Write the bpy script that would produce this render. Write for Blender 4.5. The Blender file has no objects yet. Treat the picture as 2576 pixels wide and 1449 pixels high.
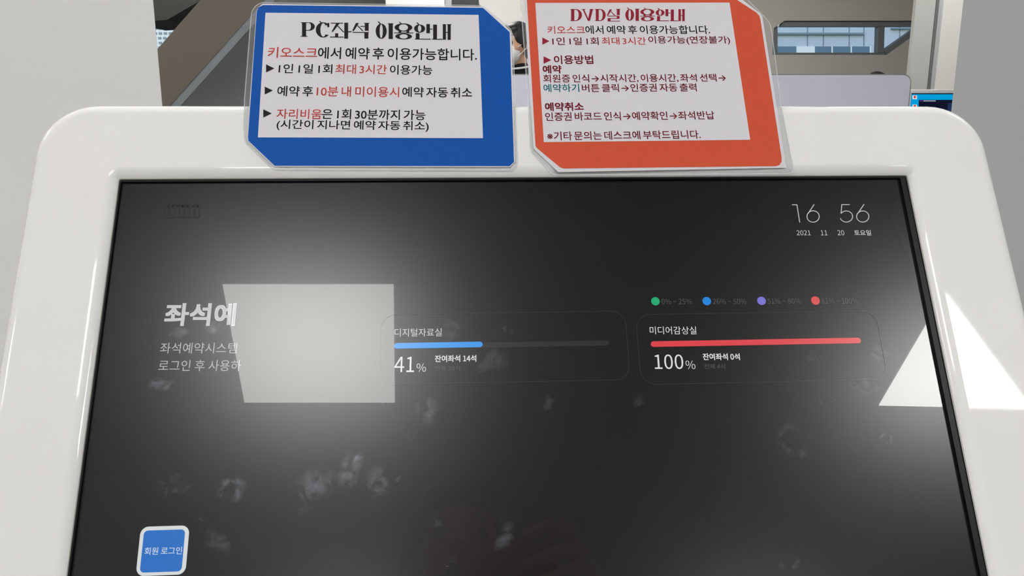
import bpy, bmesh, math, random
from mathutils import Vector, Matrix
from mathutils.geometry import tessellate_polygon

random.seed(7)
SC = bpy.context.scene
COL = SC.collection
PI = math.pi

# ------------------------------------------------------------------ camera, world, exposure
F_PX, CX, CY = 2050.0, 1288.0, 724.5
PITCH = math.radians(12.0)
CAM = Vector((0.0, 0.0, 1.25))
_sp, _cp = math.sin(PITCH), math.cos(PITCH)

def c2w(v):                                   # camera axes (right, up, forward) -> world direction
    return Vector((v[0], v[1] * _sp + v[2] * _cp, v[1] * _cp - v[2] * _sp))

cam_data = bpy.data.cameras.new('camera')
cam_data.sensor_fit = 'HORIZONTAL'
cam_data.sensor_width = 36.0
cam_data.lens = 36.0 * F_PX / 2576.0
cam_data.clip_start = 0.02
cam_data.clip_end = 500
cam = bpy.data.objects.new('camera', cam_data)
COL.objects.link(cam)
cam.location = CAM
cam.rotation_euler = (PI / 2 - PITCH, 0, 0)
SC.camera = cam

world = bpy.data.worlds.new('sky')
SC.world = world
world.use_nodes = True
_wn = world.node_tree
_wn.nodes.clear()
_sky = _wn.nodes.new('ShaderNodeTexSky')
_sky.sky_type = 'NISHITA'
_sky.sun_disc = False
_sky.sun_elevation = math.radians(24)
_sky.sun_rotation = math.radians(200)
_bg = _wn.nodes.new('ShaderNodeBackground')
_bg.inputs['Strength'].default_value = 0.24
_wo = _wn.nodes.new('ShaderNodeOutputWorld')
_wn.links.new(_sky.outputs[0], _bg.inputs[0])
_wn.links.new(_bg.outputs[0], _wo.inputs[0])

SC.view_settings.view_transform = 'Standard'
SC.view_settings.look = 'None'
SC.view_settings.exposure = 0.0
SC.view_settings.gamma = 1.0
SC.view_settings.use_curve_mapping = False

PANEL_L = 25.0          # radiance of the ordinary ceiling panels
PANEL_L_SQUARE = 30.0   # the panel mirrored in the left of the display
PANEL_L_TRI = 66.0      # the triangular panel mirrored at the right edge
CEIL = 3.0

# ------------------------------------------------------------------ pixel helpers (rays from the camera to real planes)
def ray(px, py):
    return c2w(((px - CX) / F_PX, -(py - CY) / F_PX, 1.0))

def at(px, py, Y):                            # point on the vertical plane y = Y
    r = ray(px, py)
    return CAM + r * (Y / r.y)

# ------------------------------------------------------------------ object helpers
def tag(o, label=None, cat=None, group=None, kind=None):
    if label: o['label'] = label
    if cat: o['category'] = cat
    if group: o['group'] = group
    if kind: o['kind'] = kind
    return o

def link(name, me, material=None, parent=None, matrix=None):
    o = bpy.data.objects.new(name, me)
    COL.objects.link(o)
    if material is not None:
        me.materials.append(material)
    if parent is not None:
        o.parent = parent
    if matrix is not None:
        o.matrix_world = matrix
    return o

def empty(name, matrix=None):
    o = bpy.data.objects.new(name, None)
    COL.objects.link(o)
    o.empty_display_size = 0.05
    if matrix is not None:
        o.matrix_world = matrix
    return o

def mesh_from(name, verts, faces, smooth=False, angle=35):
    me = bpy.data.meshes.new(name)
    me.from_pydata([tuple(v) for v in verts], [], faces)
    me.update()
    if smooth:
        me.shade_smooth()
        me.set_sharp_from_angle(angle=math.radians(angle))
    return me

def bm_mesh(name, bm, smooth=False, angle=35):
    me = bpy.data.meshes.new(name)
    bmesh.ops.recalc_face_normals(bm, faces=bm.faces)
    bm.to_mesh(me)
    bm.free()
    if smooth:
        me.shade_smooth()
        me.set_sharp_from_angle(angle=math.radians(angle))
    return me

def add_box(bm, lo, hi, bevel=0.0):
    lo, hi = Vector(lo), Vector(hi)
    r = bmesh.ops.create_cube(bm, size=1.0)
    for v in r['verts']:
        v.co = Vector((lo[i] + (v.co[i] + 0.5) * (hi[i] - lo[i]) for i in range(3)))
    if bevel > 0:
        es = list({e for v in r['verts'] for e in v.link_edges})
        bmesh.ops.bevel(bm, geom=es, offset=bevel, segments=2, affect='EDGES', profile=0.5)

def box(name, lo, hi, m, parent=None, bevel=0.0):
    bm = bmesh.new()
    add_box(bm, lo, hi, bevel)
    return link(name, bm_mesh(name, bm, bevel > 0), m, parent)

def add_cyl(bm, p0, p1, r0, r1=None, seg=20):
    r1 = r0 if r1 is None else r1
    p0, p1 = Vector(p0), Vector(p1)
    d = p1 - p0
    q = d.to_track_quat('Z', 'Y').to_matrix().to_4x4()
    bmesh.ops.create_cone(bm, cap_ends=True, segments=seg, radius1=r0, radius2=r1, depth=d.length,
                          matrix=Matrix.Translation((p0 + p1) / 2) @ q)

def prism(name, pts, z0, z1, m, parent=None, matrix=None):
    """solid from an outline in local x,y between heights z0 and z1"""
    n = len(pts)
    area = sum(pts[i][0] * pts[(i + 1) % n][1] - pts[(i + 1) % n][0] * pts[i][1] for i in range(n))
    if area < 0:
        pts = pts[::-1]
    vs = [(p[0], p[1], z0) for p in pts] + [(p[0], p[1], z1) for p in pts]
    fs = [tuple(range(n - 1, -1, -1)), tuple(range(n, 2 * n))]
    fs += [(i, (i + 1) % n, n + (i + 1) % n, n + i) for i in range(n)]
    return link(name, mesh_from(name, vs, fs), m, parent, matrix)

def prism_y(name, pts, y0, y1, m, parent=None):
    """solid from an outline in world x,z between depths y0 and y1"""
    n = len(pts)
    vs = [(p[0], y0, p[1]) for p in pts] + [(p[0], y1, p[1]) for p in pts]
    fs = [tuple(range(n)), tuple(range(2 * n - 1, n - 1, -1))]
    fs += [(i, n + i, n + (i + 1) % n, (i + 1) % n) for i in range(n)]
    me = mesh_from(name, vs, fs)
    bm = bmesh.new(); bm.from_mesh(me)
    bmesh.ops.recalc_face_normals(bm, faces=bm.faces)
    bm.to_mesh(me); bm.free()
    return link(name, me, m, parent)

def prism_px(name, px, Y0, Y1, m, parent=None):
    return prism_y(name, [(at(x, y, Y0).x, at(x, y, Y0).z) for x, y in px], Y0, Y1, m, parent)

def rrect(x0, y0, x1, y1, r, seg=8):
    pts = []
    for cx_, cy_, a0 in ((x1 - r, y1 - r, 0), (x0 + r, y1 - r, 90), (x0 + r, y0 + r, 180), (x1 - r, y0 + r, 270)):
        for k in range(seg + 1):
            a = math.radians(a0 + 90.0 * k / seg)
            pts.append((cx_ + r * math.cos(a), cy_ + r * math.sin(a)))
    return pts

# ------------------------------------------------------------------ materials
def s2l(c):
    return tuple((x / 255 / 12.92) if x / 255 <= 0.04045 else ((x / 255 + 0.055) / 1.055) ** 2.4 for x in c)

def mat(name, rgb, rough=0.6, spec=0.5, metal=0.0, var=0.0, var_scale=40.0, bump=0.0, bump_scale=300.0, coat=0.0, linear=False):
    m = bpy.data.materials.new(name)
    m.use_nodes = True
    nt = m.node_tree
    b = nt.nodes['Principled BSDF']
    col = tuple(rgb) if linear else s2l(rgb)
    b.inputs['Base Color'].default_value = (*col, 1)
    b.inputs['Roughness'].default_value = rough
    b.inputs['Specular IOR Level'].default_value = spec
    b.inputs['Metallic'].default_value = metal
    b.inputs['Coat Weight'].default_value = coat
    b.inputs['Coat Roughness'].default_value = 0.02
    if var or bump:
        tc = nt.nodes.new('ShaderNodeTexCoord')
    if var:
        n = nt.nodes.new('ShaderNodeTexNoise')
        n.inputs['Scale'].default_value = var_scale
        n.inputs['Detail'].default_value = 4
        nt.links.new(tc.outputs['Object'], n.inputs['Vector'])
        r = nt.nodes.new('ShaderNodeMapRange')
        r.inputs['From Min'].default_value = 0.3
        r.inputs['From Max'].default_value = 0.7
        r.inputs['To Min'].default_value = 1 - var
        r.inputs['To Max'].default_value = 1 + var
        nt.links.new(n.outputs['Fac'], r.inputs['Value'])
        mx = nt.nodes.new('ShaderNodeVectorMath')
        mx.operation = 'SCALE'
        mx.inputs[0].default_value = col
        nt.links.new(r.outputs[0], mx.inputs['Scale'])
        nt.links.new(mx.outputs[0], b.inputs['Base Color'])
    if bump:
        n2 = nt.nodes.new('ShaderNodeTexNoise')
        n2.inputs['Scale'].default_value = bump_scale
        nt.links.new(tc.outputs['Object'], n2.inputs['Vector'])
        bp = nt.nodes.new('ShaderNodeBump')
        bp.inputs['Strength'].default_value = bump
        bp.inputs['Distance'].default_value = 0.001
        nt.links.new(n2.outputs['Fac'], bp.inputs['Height'])
        nt.links.new(bp.outputs[0], b.inputs['Normal'])
    return m

def emit_mat(name, rgb, strength, linear=True):
    m = bpy.data.materials.new(name)
    m.use_nodes = True
    nt = m.node_tree
    nt.nodes.clear()
    e = nt.nodes.new('ShaderNodeEmission')
    e.inputs['Color'].default_value = (*(rgb if linear else s2l(rgb)), 1)
    e.inputs['Strength'].default_value = strength
    o = nt.nodes.new('ShaderNodeOutputMaterial')
    nt.links.new(e.outputs[0], o.inputs[0])
    return m

M = {}
M['bezel'] = mat('white_plastic', (224, 223, 220), rough=0.035, spec=0.16, var=0.01, var_scale=25)
M['shell'] = mat('white_shell', (225, 224, 220), rough=0.4, var=0.02)
M['black_plastic'] = mat('black_plastic', (9, 9, 10), rough=0.4, spec=0.2, var=0.1, bump=0.05)
M['steel'] = mat('brushed_steel', (170, 172, 175), rough=0.35, metal=1.0, var=0.03)
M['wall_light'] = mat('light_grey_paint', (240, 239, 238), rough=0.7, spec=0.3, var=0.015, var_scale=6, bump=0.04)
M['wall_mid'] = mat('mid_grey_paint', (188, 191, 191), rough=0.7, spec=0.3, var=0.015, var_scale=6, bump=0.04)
M['wall_post'] = mat('pale_grey_paint', (200, 200, 196), rough=0.7, spec=0.3, var=0.015, var_scale=6)
M['wall_beige'] = mat('beige_grey_paint', (186, 183, 174), rough=0.8, spec=0.2, var=0.015, var_scale=3)
M['wall_dark'] = mat('dark_grey_paint', (128, 131, 129), rough=0.8, spec=0.2, var=0.02, var_scale=3)
M['wall_white'] = mat('white_paint', (238, 236, 231), rough=0.7, spec=0.3, var=0.01, var_scale=4)
M['beam'] = mat('brown_grey_beam', (108, 100, 91), rough=0.7, spec=0.3, var=0.03, var_scale=5)
M['beam_underside'] = mat('beam_underside_bounce_light', (124, 130, 134), rough=0.6, var=0.03, var_scale=5)  # bounce light under the slanted beam, put into the colour
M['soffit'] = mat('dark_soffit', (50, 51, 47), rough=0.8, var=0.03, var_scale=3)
M['ceiling'] = mat('ceiling_tile', (205, 206, 206), rough=0.9, spec=0.1, var=0.02, var_scale=8, bump=0.1)
M['floor'] = mat('grey_carpet', (120, 118, 114), rough=0.95, spec=0.1, var=0.1, var_scale=60, bump=0.3)
M['frame_dark'] = mat('dark_window_frame', (112, 116, 118), rough=0.5, var=0.03)
M['facade_blue'] = mat('pale_blue_facade', (188, 202, 218), rough=0.8, var=0.04, var_scale=1.5)
M['facade_joint'] = mat('facade_ledge', (120, 142, 158), rough=0.8, var=0.04)
M['facade_glass'] = mat('far_window_glass', (70, 110, 140), rough=0.15, var=0.1)
M['facade_blind'] = mat('far_window_blind', (235, 242, 246), rough=0.8, var=0.02)
M['facade_white'] = mat('white_facade', (240, 246, 250), rough=0.8, var=0.02, var_scale=0.4)
M['facade_hole'] = mat('far_window_dark', (140, 156, 170), rough=0.6, var=0.05)
M['asphalt'] = mat('asphalt', (120, 122, 122), rough=0.95, var=0.08, var_scale=2)
M['partition'] = mat('lavender_white_panel', (232, 232, 246), rough=0.5, spec=0.3, var=0.01, var_scale=5)
M['grey_trim'] = mat('grey_trim', (150, 150, 152), rough=0.5, var=0.03)
M['white_plastic2'] = mat('monitor_white_plastic', (246, 244, 238), rough=0.35, var=0.01)
M['desk'] = mat('pale_desk_laminate', (206, 198, 186), rough=0.5, var=0.05, var_scale=10)
M['paper'] = mat('white_paper', (205, 203, 208), rough=0.55, spec=0.12, var=0.01, var_scale=200)
M['blue_ink'] = mat('blue_print', (2, 76, 158), rough=0.5, spec=0.12, var=0.05, var_scale=400)
M['orange_ink'] = mat('orange_print', (198, 80, 54), rough=0.5, spec=0.12, var=0.04, var_scale=400)
M['black_ink'] = mat('black_print', (32, 28, 32), rough=0.5, spec=0.08, var=0.05, var_scale=300)
M['red_ink'] = mat('red_print', (232, 104, 96), rough=0.5, spec=0.08, var=0.03, var_scale=300)
M['maroon_ink'] = mat('maroon_print', (138, 34, 52), rough=0.5, spec=0.08, var=0.05, var_scale=300)
M['teal_ink'] = mat('teal_print', (20, 138, 150), rough=0.5, spec=0.08, var=0.05, var_scale=300)
M['skin'] = mat('skin', (205, 160, 132), rough=0.5, var=0.04, var_scale=60, bump=0.1)
M['hair'] = mat('black_hair', (22, 20, 20), rough=0.45, var=0.25, var_scale=120, bump=0.5, bump_scale=150)
M['cloth_black'] = mat('black_cloth', (26, 26, 29), rough=0.9, spec=0.2, var=0.15, var_scale=80, bump=0.3)
M['cloth_grey'] = mat('charcoal_cloth', (52, 52, 58), rough=0.9, spec=0.2, var=0.12, var_scale=80, bump=0.3)
M['cloth_denim'] = mat('dark_trousers', (38, 42, 56), rough=0.9, spec=0.2, var=0.12, var_scale=80, bump=0.3)
M['cloth_white'] = mat('white_cloth', (228, 228, 226), rough=0.85, spec=0.2, var=0.03, var_scale=60)
M['eye'] = mat('eye', (30, 22, 20), rough=0.1)
M['shoe'] = mat('shoe_rubber', (30, 30, 32), rough=0.6, var=0.1)
M['phone_red'] = mat('dark_red_phone_back', (150, 22, 44), rough=0.22, var=0.05, var_scale=60)
M['phone_glass'] = mat('phone_black_glass', (8, 8, 10), rough=0.05)
M['chrome'] = mat('chrome', (220, 220, 222), rough=0.12, metal=1.0)

def laminate_mat(name, white, gloss):
    m = bpy.data.materials.new(name)
    m.use_nodes = True
    nt = m.node_tree
    nt.nodes.clear()
    t = nt.nodes.new('ShaderNodeBsdfTransparent')
    t.inputs[0].default_value = (0.96, 0.965, 0.97, 1)
    d = nt.nodes.new('ShaderNodeBsdfDiffuse')
    d.inputs[0].default_value = (0.8, 0.8, 0.8, 1)
    g = nt.nodes.new('ShaderNodeBsdfGlossy')
    g.inputs['Roughness'].default_value = 0.08
    m1 = nt.nodes.new('ShaderNodeMixShader')
    m1.inputs[0].default_value = white
    m2 = nt.nodes.new('ShaderNodeMixShader')
    fr = nt.nodes.new('ShaderNodeFresnel')
    fr.inputs['IOR'].default_value = gloss
    o = nt.nodes.new('ShaderNodeOutputMaterial')
    nt.links.new(t.outputs[0], m1.inputs[1]); nt.links.new(d.outputs[0], m1.inputs[2])
    nt.links.new(fr.outputs[0], m2.inputs[0])
    nt.links.new(m1.outputs[0], m2.inputs[1]); nt.links.new(g.outputs[0], m2.inputs[2])
    nt.links.new(m2.outputs[0], o.inputs[0])
    return m

M['laminate'] = laminate_mat('clear_laminate', 0.06, 1.25)
M['laminate_edge'] = laminate_mat('laminate_edge', 0.42, 1.3)
M['window_glass'] = laminate_mat('window_glass', 0.0, 1.3)
for _n in M['window_glass'].node_tree.nodes:
    if _n.type == 'BSDF_TRANSPARENT':
        _n.inputs[0].default_value = (0.84, 0.92, 0.97, 1)

# ------------------------------------------------------------------ kiosk frame of reference
# columns: along the screen to the right, up the screen, out of the screen towards the reader
_h = c2w(Vector((32712, 439, 2050)).normalized()).normalized()
_u = c2w(Vector((-211, 6148, 2050)).normalized())
_u = (_u - _h * _h.dot(_u)).normalized()
_o = _h.cross(_u)                               # towards the reader
K_DIST = 0.46
K_ORG = CAM - _o * K_DIST
KM = Matrix(((_h.x, _u.x, _o.x, K_ORG.x), (_h.y, _u.y, _o.y, K_ORG.y), (_h.z, _u.z, _o.z, K_ORG.z), (0, 0, 0, 1)))

def kl(px, py, c=0.0):                          # point of the kiosk plane (offset c towards the reader), local a,b
    r = ray(px, py)
    t = (K_DIST - c) / (-_o).dot(r)
    p = CAM + r * t - K_ORG
    return Vector((p.dot(_h), p.dot(_u)))

def mirror_to_ceiling(px, py, c, z):
    r = ray(px, py)
    p = CAM + r * ((K_DIST - c) / (-_o).dot(r))
    d = r - 2 * r.dot(_o) * _o
    return p + d * ((z - p.z) / d.z)

GLASS_C = -0.0065

# ------------------------------------------------------------------ room shell
X0, X1, Y0, Y1 = -5.2, 5.6, -5.0, 8.0
def struct(o):
    return tag(o, kind='structure')

struct(box('floor', (X0 - .2, Y0 - .2, -0.1), (X1 + .2, Y1 + .2, 0.0), M['floor']))
struct(box('ceiling', (X0 - .2, Y0 - .2, CEIL), (X1 + .2, Y1 + .2, CEIL + 0.12), M['ceiling']))
struct(box('wall_left', (X0 - .15, Y0, 0), (X0, Y1, CEIL), M['wall_light']))
struct(box('wall_right', (X1, Y0, 0), (X1 + .15, Y1, CEIL), M['wall_light']))
struct(box('wall_rear', (X0, Y0 - .15, 0), (X1, Y0, CEIL), M['wall_mid']))

def wall_with_hole(name, x0, x1, z0, z1, hx0, hx1, hz0, hz1, y0, y1, m):
    bm = bmesh.new()
    add_box(bm, (x0, y0, z0), (x1, y1, hz0))
    add_box(bm, (x0, y0, hz1), (x1, y1, z1))
    add_box(bm, (x0, y0, hz0), (hx0, y1, hz1))
    add_box(bm, (hx1, y0, hz0), (x1, y1, hz1))
    return struct(link(name, bm_mesh(name, bm), m))

WY = Y1
# right part of the far wall with the slanted strip window
wxa, wxb = at(1945, 100, WY).x, at(2330, 100, WY).x
wza, wzb = at(2000, 138, WY).z, at(2000, 52, WY).z
split_x = at(1205, 60, WY).x
wall_with_hole('wall_far_right', split_x, X1, 0, CEIL, wxa, wxb, wza, wzb, WY, WY + 0.16, M['wall_beige'])
# left part of the far wall with the small window
vxa, vxb = at(300, 100, WY).x, at(455, 100, WY).x
vza, vzb = at(380, 150, WY).z, at(380, 60, WY).z
wall_with_hole('wall_far_left', X0, split_x, 0, CEIL, vxa, vxb, vza, vzb, WY, WY + 0.16, M['wall_dark'])

def pxz(lst, Y):
    return [(at(x, y, Y).x, at(x, y, Y).z) for x, y in lst]

# window_1: strip window with slanted ends
w1 = struct(empty('window_1', Matrix.Translation((wxa, WY, wza))))
def wpart(name, px, y0, y1, m, root):
    o = prism_y(name, pxz(px, WY), y0, y1, m)
    mw = o.matrix_world.copy()
    o.parent = root
    o.matrix_parent_inverse = root.matrix_world.inverted() if False else Matrix.Translation(-root.location)
    return o
WF0, WF1 = WY + 0.02, WY + 0.10
wpart('frame_rail', [(1972, 54), (2332, 54), (2332, 66), (1966, 66)], WF0, WF1, M['frame_dark'], w1)
wpart('frame_rail', [(1944, 132), (2232, 132), (2228, 139), (1944, 139)], WF0, WF1, M['frame_dark'], w1)
wpart('frame_stile', [(1944, 72), (1958, 63), (1958, 133), (1944, 133)], WF0, WF1, M['frame_dark'], w1)
wpart('frame_corner', [(1944, 52), (1974, 52), (1944, 73)], WY - 0.001, WF1, M['wall_beige'], w1)
wpart('frame_stile', [(2212, 65), (2228, 65), (2226, 133), (2210, 133)], WF0, WF1, M['frame_dark'], w1)
wpart('frame_slant', [(2226, 126), (2334, 50), (2334, 64), (2232, 138)], WF0, WF1, M['frame_dark'], w1)
wpart('frame_corner', [(2232, 138), (2334, 64), (2334, 139)], WY - 0.001, WF1, M['wall_beige'], w1)
wpart('pane', [(1956, 64), (2214, 64), (2212, 134), (1956, 134)], WY + 0.055, WY + 0.063, M['window_glass'], w1)
wpart('pane', [(2226, 64), (2326, 64), (2226, 132)], WY + 0.055, WY + 0.063, M['window_glass'], w1)

# window_2: small window left of the slanted beam
w2 = struct(empty('window_2', Matrix.Translation((vxa, WY, vza))))
wpart('frame_rail', [(298, 59), (457, 59), (457, 71), (298, 71)], WY + 0.01, WF1, M['phone_glass'], w2)
wpart('frame_rail', [(298, 143), (457, 143), (457, 151), (298, 151)], WY + 0.01, WF1, M['frame_dark'], w2)
wpart('frame_stile', [(298, 70), (306, 70), (306, 144), (298, 144)], WY + 0.01, WF1, M['frame_dark'], w2)
wpart('frame_stile', [(449, 70), (457, 70), (457, 144), (449, 144)], WY + 0.01, WF1, M['frame_dark'], w2)
wpart('pane', [(305, 70), (450, 70), (450, 144), (305, 144)], WY + 0.055, WY + 0.063, M['window_glass'], w2)

# slanted beam in front of the far-left wall, dark soffit above it, pillars
BY = 5.0
def line_px(p, q, y):
    return (p[0] + (q[0] - p[0]) * (y - p[1]) / (q[1] - p[1]), y)
ua, ub = (397, 122), (504, 0)
la, lb = (442, 249.5), (630, 39.5)
bm_px = [line_px(ua, ub, 560), line_px(la, lb, 560), line_px(la, lb, -330), line_px(ua, ub, -330)]
struct(prism_px('wall_slanted_beam', bm_px, BY, BY + 0.05, M['beam']))
under_px = [line_px(la, lb, 560), (line_px(la, lb, 560)[0] + 27, 560), (line_px(la, lb, -330)[0] + 27, -330), line_px(la, lb, -330)]
struct(prism_px('beam_underside_lit', under_px, BY + 0.004, BY + 0.02, M['beam_underside']))  # flat strip painted lighter, standing for the beam's underside catching light
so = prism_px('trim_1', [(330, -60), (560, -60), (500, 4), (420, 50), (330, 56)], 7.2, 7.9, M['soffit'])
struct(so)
pl = at(970, 0, 7.0); pr = at(1118, 0, 7.0)
struct(box('wall_white_pillar', (pl.x, 7.0, 0), (pr.x, 7.3, CEIL), M['wall_white']))
pr2 = at(1135, 0, 7.0)
struct(box('trim_2', (pr.x + 0.004, 7.02, 0), (pr2.x, 7.1, CEIL), M['steel']))
struct(prism_px('wall_white_panel', [(1205, 10), (1196, -190), (1600, -190), (1600, 640), (1240, 640), (1232, 42)], 7.55, 7.7, M['wall_white']))

# near columns either side of the kiosk
CYN = 1.15
lc = at(396, 125, CYN).x
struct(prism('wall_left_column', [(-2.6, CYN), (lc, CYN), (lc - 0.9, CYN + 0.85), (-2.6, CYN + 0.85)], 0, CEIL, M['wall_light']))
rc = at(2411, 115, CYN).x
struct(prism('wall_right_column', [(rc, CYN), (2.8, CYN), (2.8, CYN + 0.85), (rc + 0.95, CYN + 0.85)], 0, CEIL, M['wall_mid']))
# door jamb group seen past the right column
jy = 4.2
def jamb(name, xa, xb, y0, d, m):
    a, b = at(xa, 115, y0).x, at(xb, 115, y0).x
    return struct(box(name, (a, y0, 0), (b, y0 + d, CEIL), m))
jamb('wall_white_post', 2363, 2470, jy, 0.03, M['wall_white'])
jamb('trim_3', 2352, 2363, jy + 0.004, 0.02, M['wall_mid'])
_ga, _gb = at(2343, 115, jy).x, at(2352, 115, jy).x
bm = bmesh.new()                                # recessed channel between the posts
add_box(bm, (_ga - 0.004, jy + 0.14, 0), (_gb + 0.004, jy + 0.15, CEIL))
add_box(bm, (_ga - 0.004, jy + 0.034, 0), (_ga, jy + 0.14, CEIL))
add_box(bm, (_gb, jy + 0.026, 0), (_gb + 0.004, jy + 0.14, CEIL))
struct(link('trim_4', bm_mesh('trim_4', bm), M['wall_mid']))
jamb('wall_grey_post', 2294, 2343, jy + 0.002, 0.03, M['wall_post'])

# ------------------------------------------------------------------ outside
struct(box('ground_outside', (-90, 8.4, -3.2), (90, 220, -3.0), M['asphalt']))
nb = empty('office_building', Matrix.Translation((at(2100, 288, 20).x, 20, -3.0)))
tag(nb, 'pale blue panelled building with a row of windows seen through the slanted strip window', 'building')
def nbp(name, px, y0, y1, m):
    o = prism_y(name, pxz(px, 20.0), y0, y1, m)
    o.parent = nb
    o.matrix_parent_inverse = Matrix.Translation(-nb.location)
    return o
zg = -3.0
def wallpx(xa, xb, ya, yb):
    return [(xa, ya), (xb, ya), (xb, yb), (xa, yb)]
nbp('wall', [(1500, -420), (2900, -420), (2900, 700), (1500, 700)], 20.0, 26.0, M['facade_blue'])
nbp('ledge', wallpx(1880, 2170, 83, 88), 19.9, 20.0, M['facade_joint'])
for jx in (2030, 2070, 2135, 2172, 2262, 2300):
    nbp('panel_joint', wallpx(jx, jx + 2, 60, 116), 19.985, 20.0, M['facade_joint'])
for k, (xa, xb) in enumerate(((1955, 2002), (2005, 2045), (2047, 2090), (2093, 2138), (2142, 2186), (2262, 2300))):
    wn_ = nbp('window', wallpx(xa, xb, 117, 150), 19.97, 20.02, M['facade_blind'] if k == 1 else M['facade_glass'])
    nbp('window_frame', wallpx(xb, xb + 3, 117, 150), 19.95, 20.0, M['facade_blind'])
nbp('ledge', wallpx(2240, 2300, 71, 74), 19.9, 20.0, M['facade_joint'])

tb = empty('tower_block', Matrix.Translation((at(400, 288, 120).x, 120, -3.0)))
tag(tb, 'white tower block dotted with small square windows beyond the slanted beam', 'building')
o = prism_y('wall', pxz([(150, -900), (900, -900), (900, 340), (150, 340)], 120.0), 120.0, 130.0, M['facade_white'])
o.parent = tb; o.matrix_parent_inverse = Matrix.Translation(-tb.location)
wme = None
for r_ in range(6):
    for c_ in range(9):
        px, py = 352 + c_ * 12.5 + (r_ % 2) * 1.5, 72 + r_ * 12
        p = at(px, py, 120.0)
        if wme is None:
            bm = bmesh.new(); add_box(bm, (-0.2, -0.12, -0.16), (0.2, 0.05, 0.16))
            wme = bm_mesh('window', bm); wme.materials.append(M['facade_hole'])
        w_ = bpy.data.objects.new('window', wme); COL.objects.link(w_)
        w_.parent = tb; w_.matrix_parent_inverse = Matrix.Translation(-tb.location)
        w_.location = (p.x, 120.0, p.z)

# ------------------------------------------------------------------ ceiling lights
diff_mats = {}
def diffuser(L):
    if L not in diff_mats:
        diff_mats[L] = emit_mat('panel_diffuser_%d' % len(diff_mats), (1.0, 0.99, 0.972), L)
    return diff_mats[L]

def ceiling_light(name, outline, L, label, group=None):
    cx_ = sum(p[0] for p in outline) / len(outline); cy_ = sum(p[1] for p in outline) / len(outline)
    root = empty(name, Matrix.Translation((cx_, cy_, CEIL)))
    pts = [(p[0] - cx_, p[1] - cy_) for p in outline]
    prism('diffuser_offscreen', pts, -0.014, -0.008, diffuser(L), root)
    big = offset_poly(pts, 0.008)
    n = len(pts)
    area = sum(pts[i][0] * pts[(i + 1) % n][1] - pts[(i + 1) % n][0] * pts[i][1] for i in range(n))
    if area < 0:
        pts, big = pts[::-1], big[::-1]
    vs = [(p[0], p[1], z) for z in (-0.012, -0.0) for p in big] + [(p[0], p[1], z) for z in (-0.012, -0.0) for p in pts]
    fs = []
    for i in range(n):
        j = (i + 1) % n
        fs += [(i, j, n + j, n + i), (2 * n + i, 3 * n + i, 3 * n + j, 2 * n + j), (i, 2 * n + i, 2 * n + j, j), (n + i, n + j, 3 * n + j, 3 * n + i)]
    fr = link('frame', mesh_from('frame', vs, fs), M['white_plastic2'], root)
    tag(root, label, 'ceiling light', group)
    return root

def offset_poly(pts, d):
    n = len(pts)
    area = sum(pts[i][0] * pts[(i + 1) % n][1] - pts[(i + 1) % n][0] * pts[i][1] for i in range(n))
    s = 1 if area > 0 else -1
    out = []
    for i in range(n):
        p0, p1, p2 = (Vector(pts[(i - 1) % n]), Vector(pts[i]), Vector(pts[(i + 1) % n]))
        e1, e2 = (p1 - p0).normalized(), (p2 - p1).normalized()
        n1, n2 = Vector((e1.y, -e1.x)) * s, Vector((e2.y, -e2.x)) * s
        m_ = (n1 + n2)
        m_ = m_ / max(m_.dot(n1), 0.25)
        q = p1 + m_ * d
        out.append((q.x, q.y))
    return out

sq = [mirror_to_ceiling(x, y, GLASS_C, CEIL - 0.014) for x, y in ((560, 716), (990, 716), (993, 1013), (615, 1013))]
ceiling_light('ceiling_light_offscreen', [(p.x, p.y) for p in sq], PANEL_L_SQUARE,
              'square white ceiling light whose grey reflection fills the left half of the kiosk display')
t1 = mirror_to_ceiling(2335, 800, GLASS_C, CEIL - 0.014)
t2 = mirror_to_ceiling(2220, 1013, GLASS_C, CEIL - 0.014)
t3 = mirror_to_ceiling(2390, 752, 0.0, CEIL - 0.014)
t4 = mirror_to_ceiling(2576, 1005, 0.0, CEIL - 0.014)
t5 = mirror_to_ceiling(2430, 1031, 0.0, CEIL - 0.014)
TX = (t1.x + t2.x) / 2
ty0 = (t2.y + t5.y) / 2
sl = (t4.y - t3.y) / (t4.x - t3.x)
tyt = t3.y + sl * (TX - t3.x)
txr = t3.x + (ty0 - t3.y) / sl
ceiling_light('ceiling_light_offscreen', [(TX, ty0), (txr, ty0), (TX, tyt)], PANEL_L_TRI,
              'triangular white ceiling light mirrored across the right rim of the kiosk')
def added_ceiling_strip(name, px, w):  # added dark strips, shaped only to mirror as a dark band in the display
    pts = [mirror_to_ceiling(x, y, GLASS_C, CEIL) for x, y in px]
    L_, R_ = [], []
    for i in range(len(pts)):
        d = (pts[min(i + 1, len(pts) - 1)] - pts[max(i - 1, 0)]); d.z = 0; d.normalize()
        nn = Vector((-d.y, d.x)) * w / 2
        L_.append((pts[i].x + nn.x, pts[i].y + nn.y)); R_.append((pts[i].x - nn.x, pts[i].y - nn.y))
    struct(prism(name, L_ + R_[::-1], CEIL - 0.02, CEIL, M['black_plastic']))
added_ceiling_strip('added_dark_band_1', [(2252, 478), (2232, 500), (2224, 530), (2230, 560), (2250, 605), (2276, 660), (2298, 715), (2312, 765), (2320, 805)], 0.034)
added_ceiling_strip('added_dark_band_2', [(2373, 1022), (2396, 1120), (2420, 1230), (2446, 1350), (2470, 1460)], 0.05)
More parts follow.
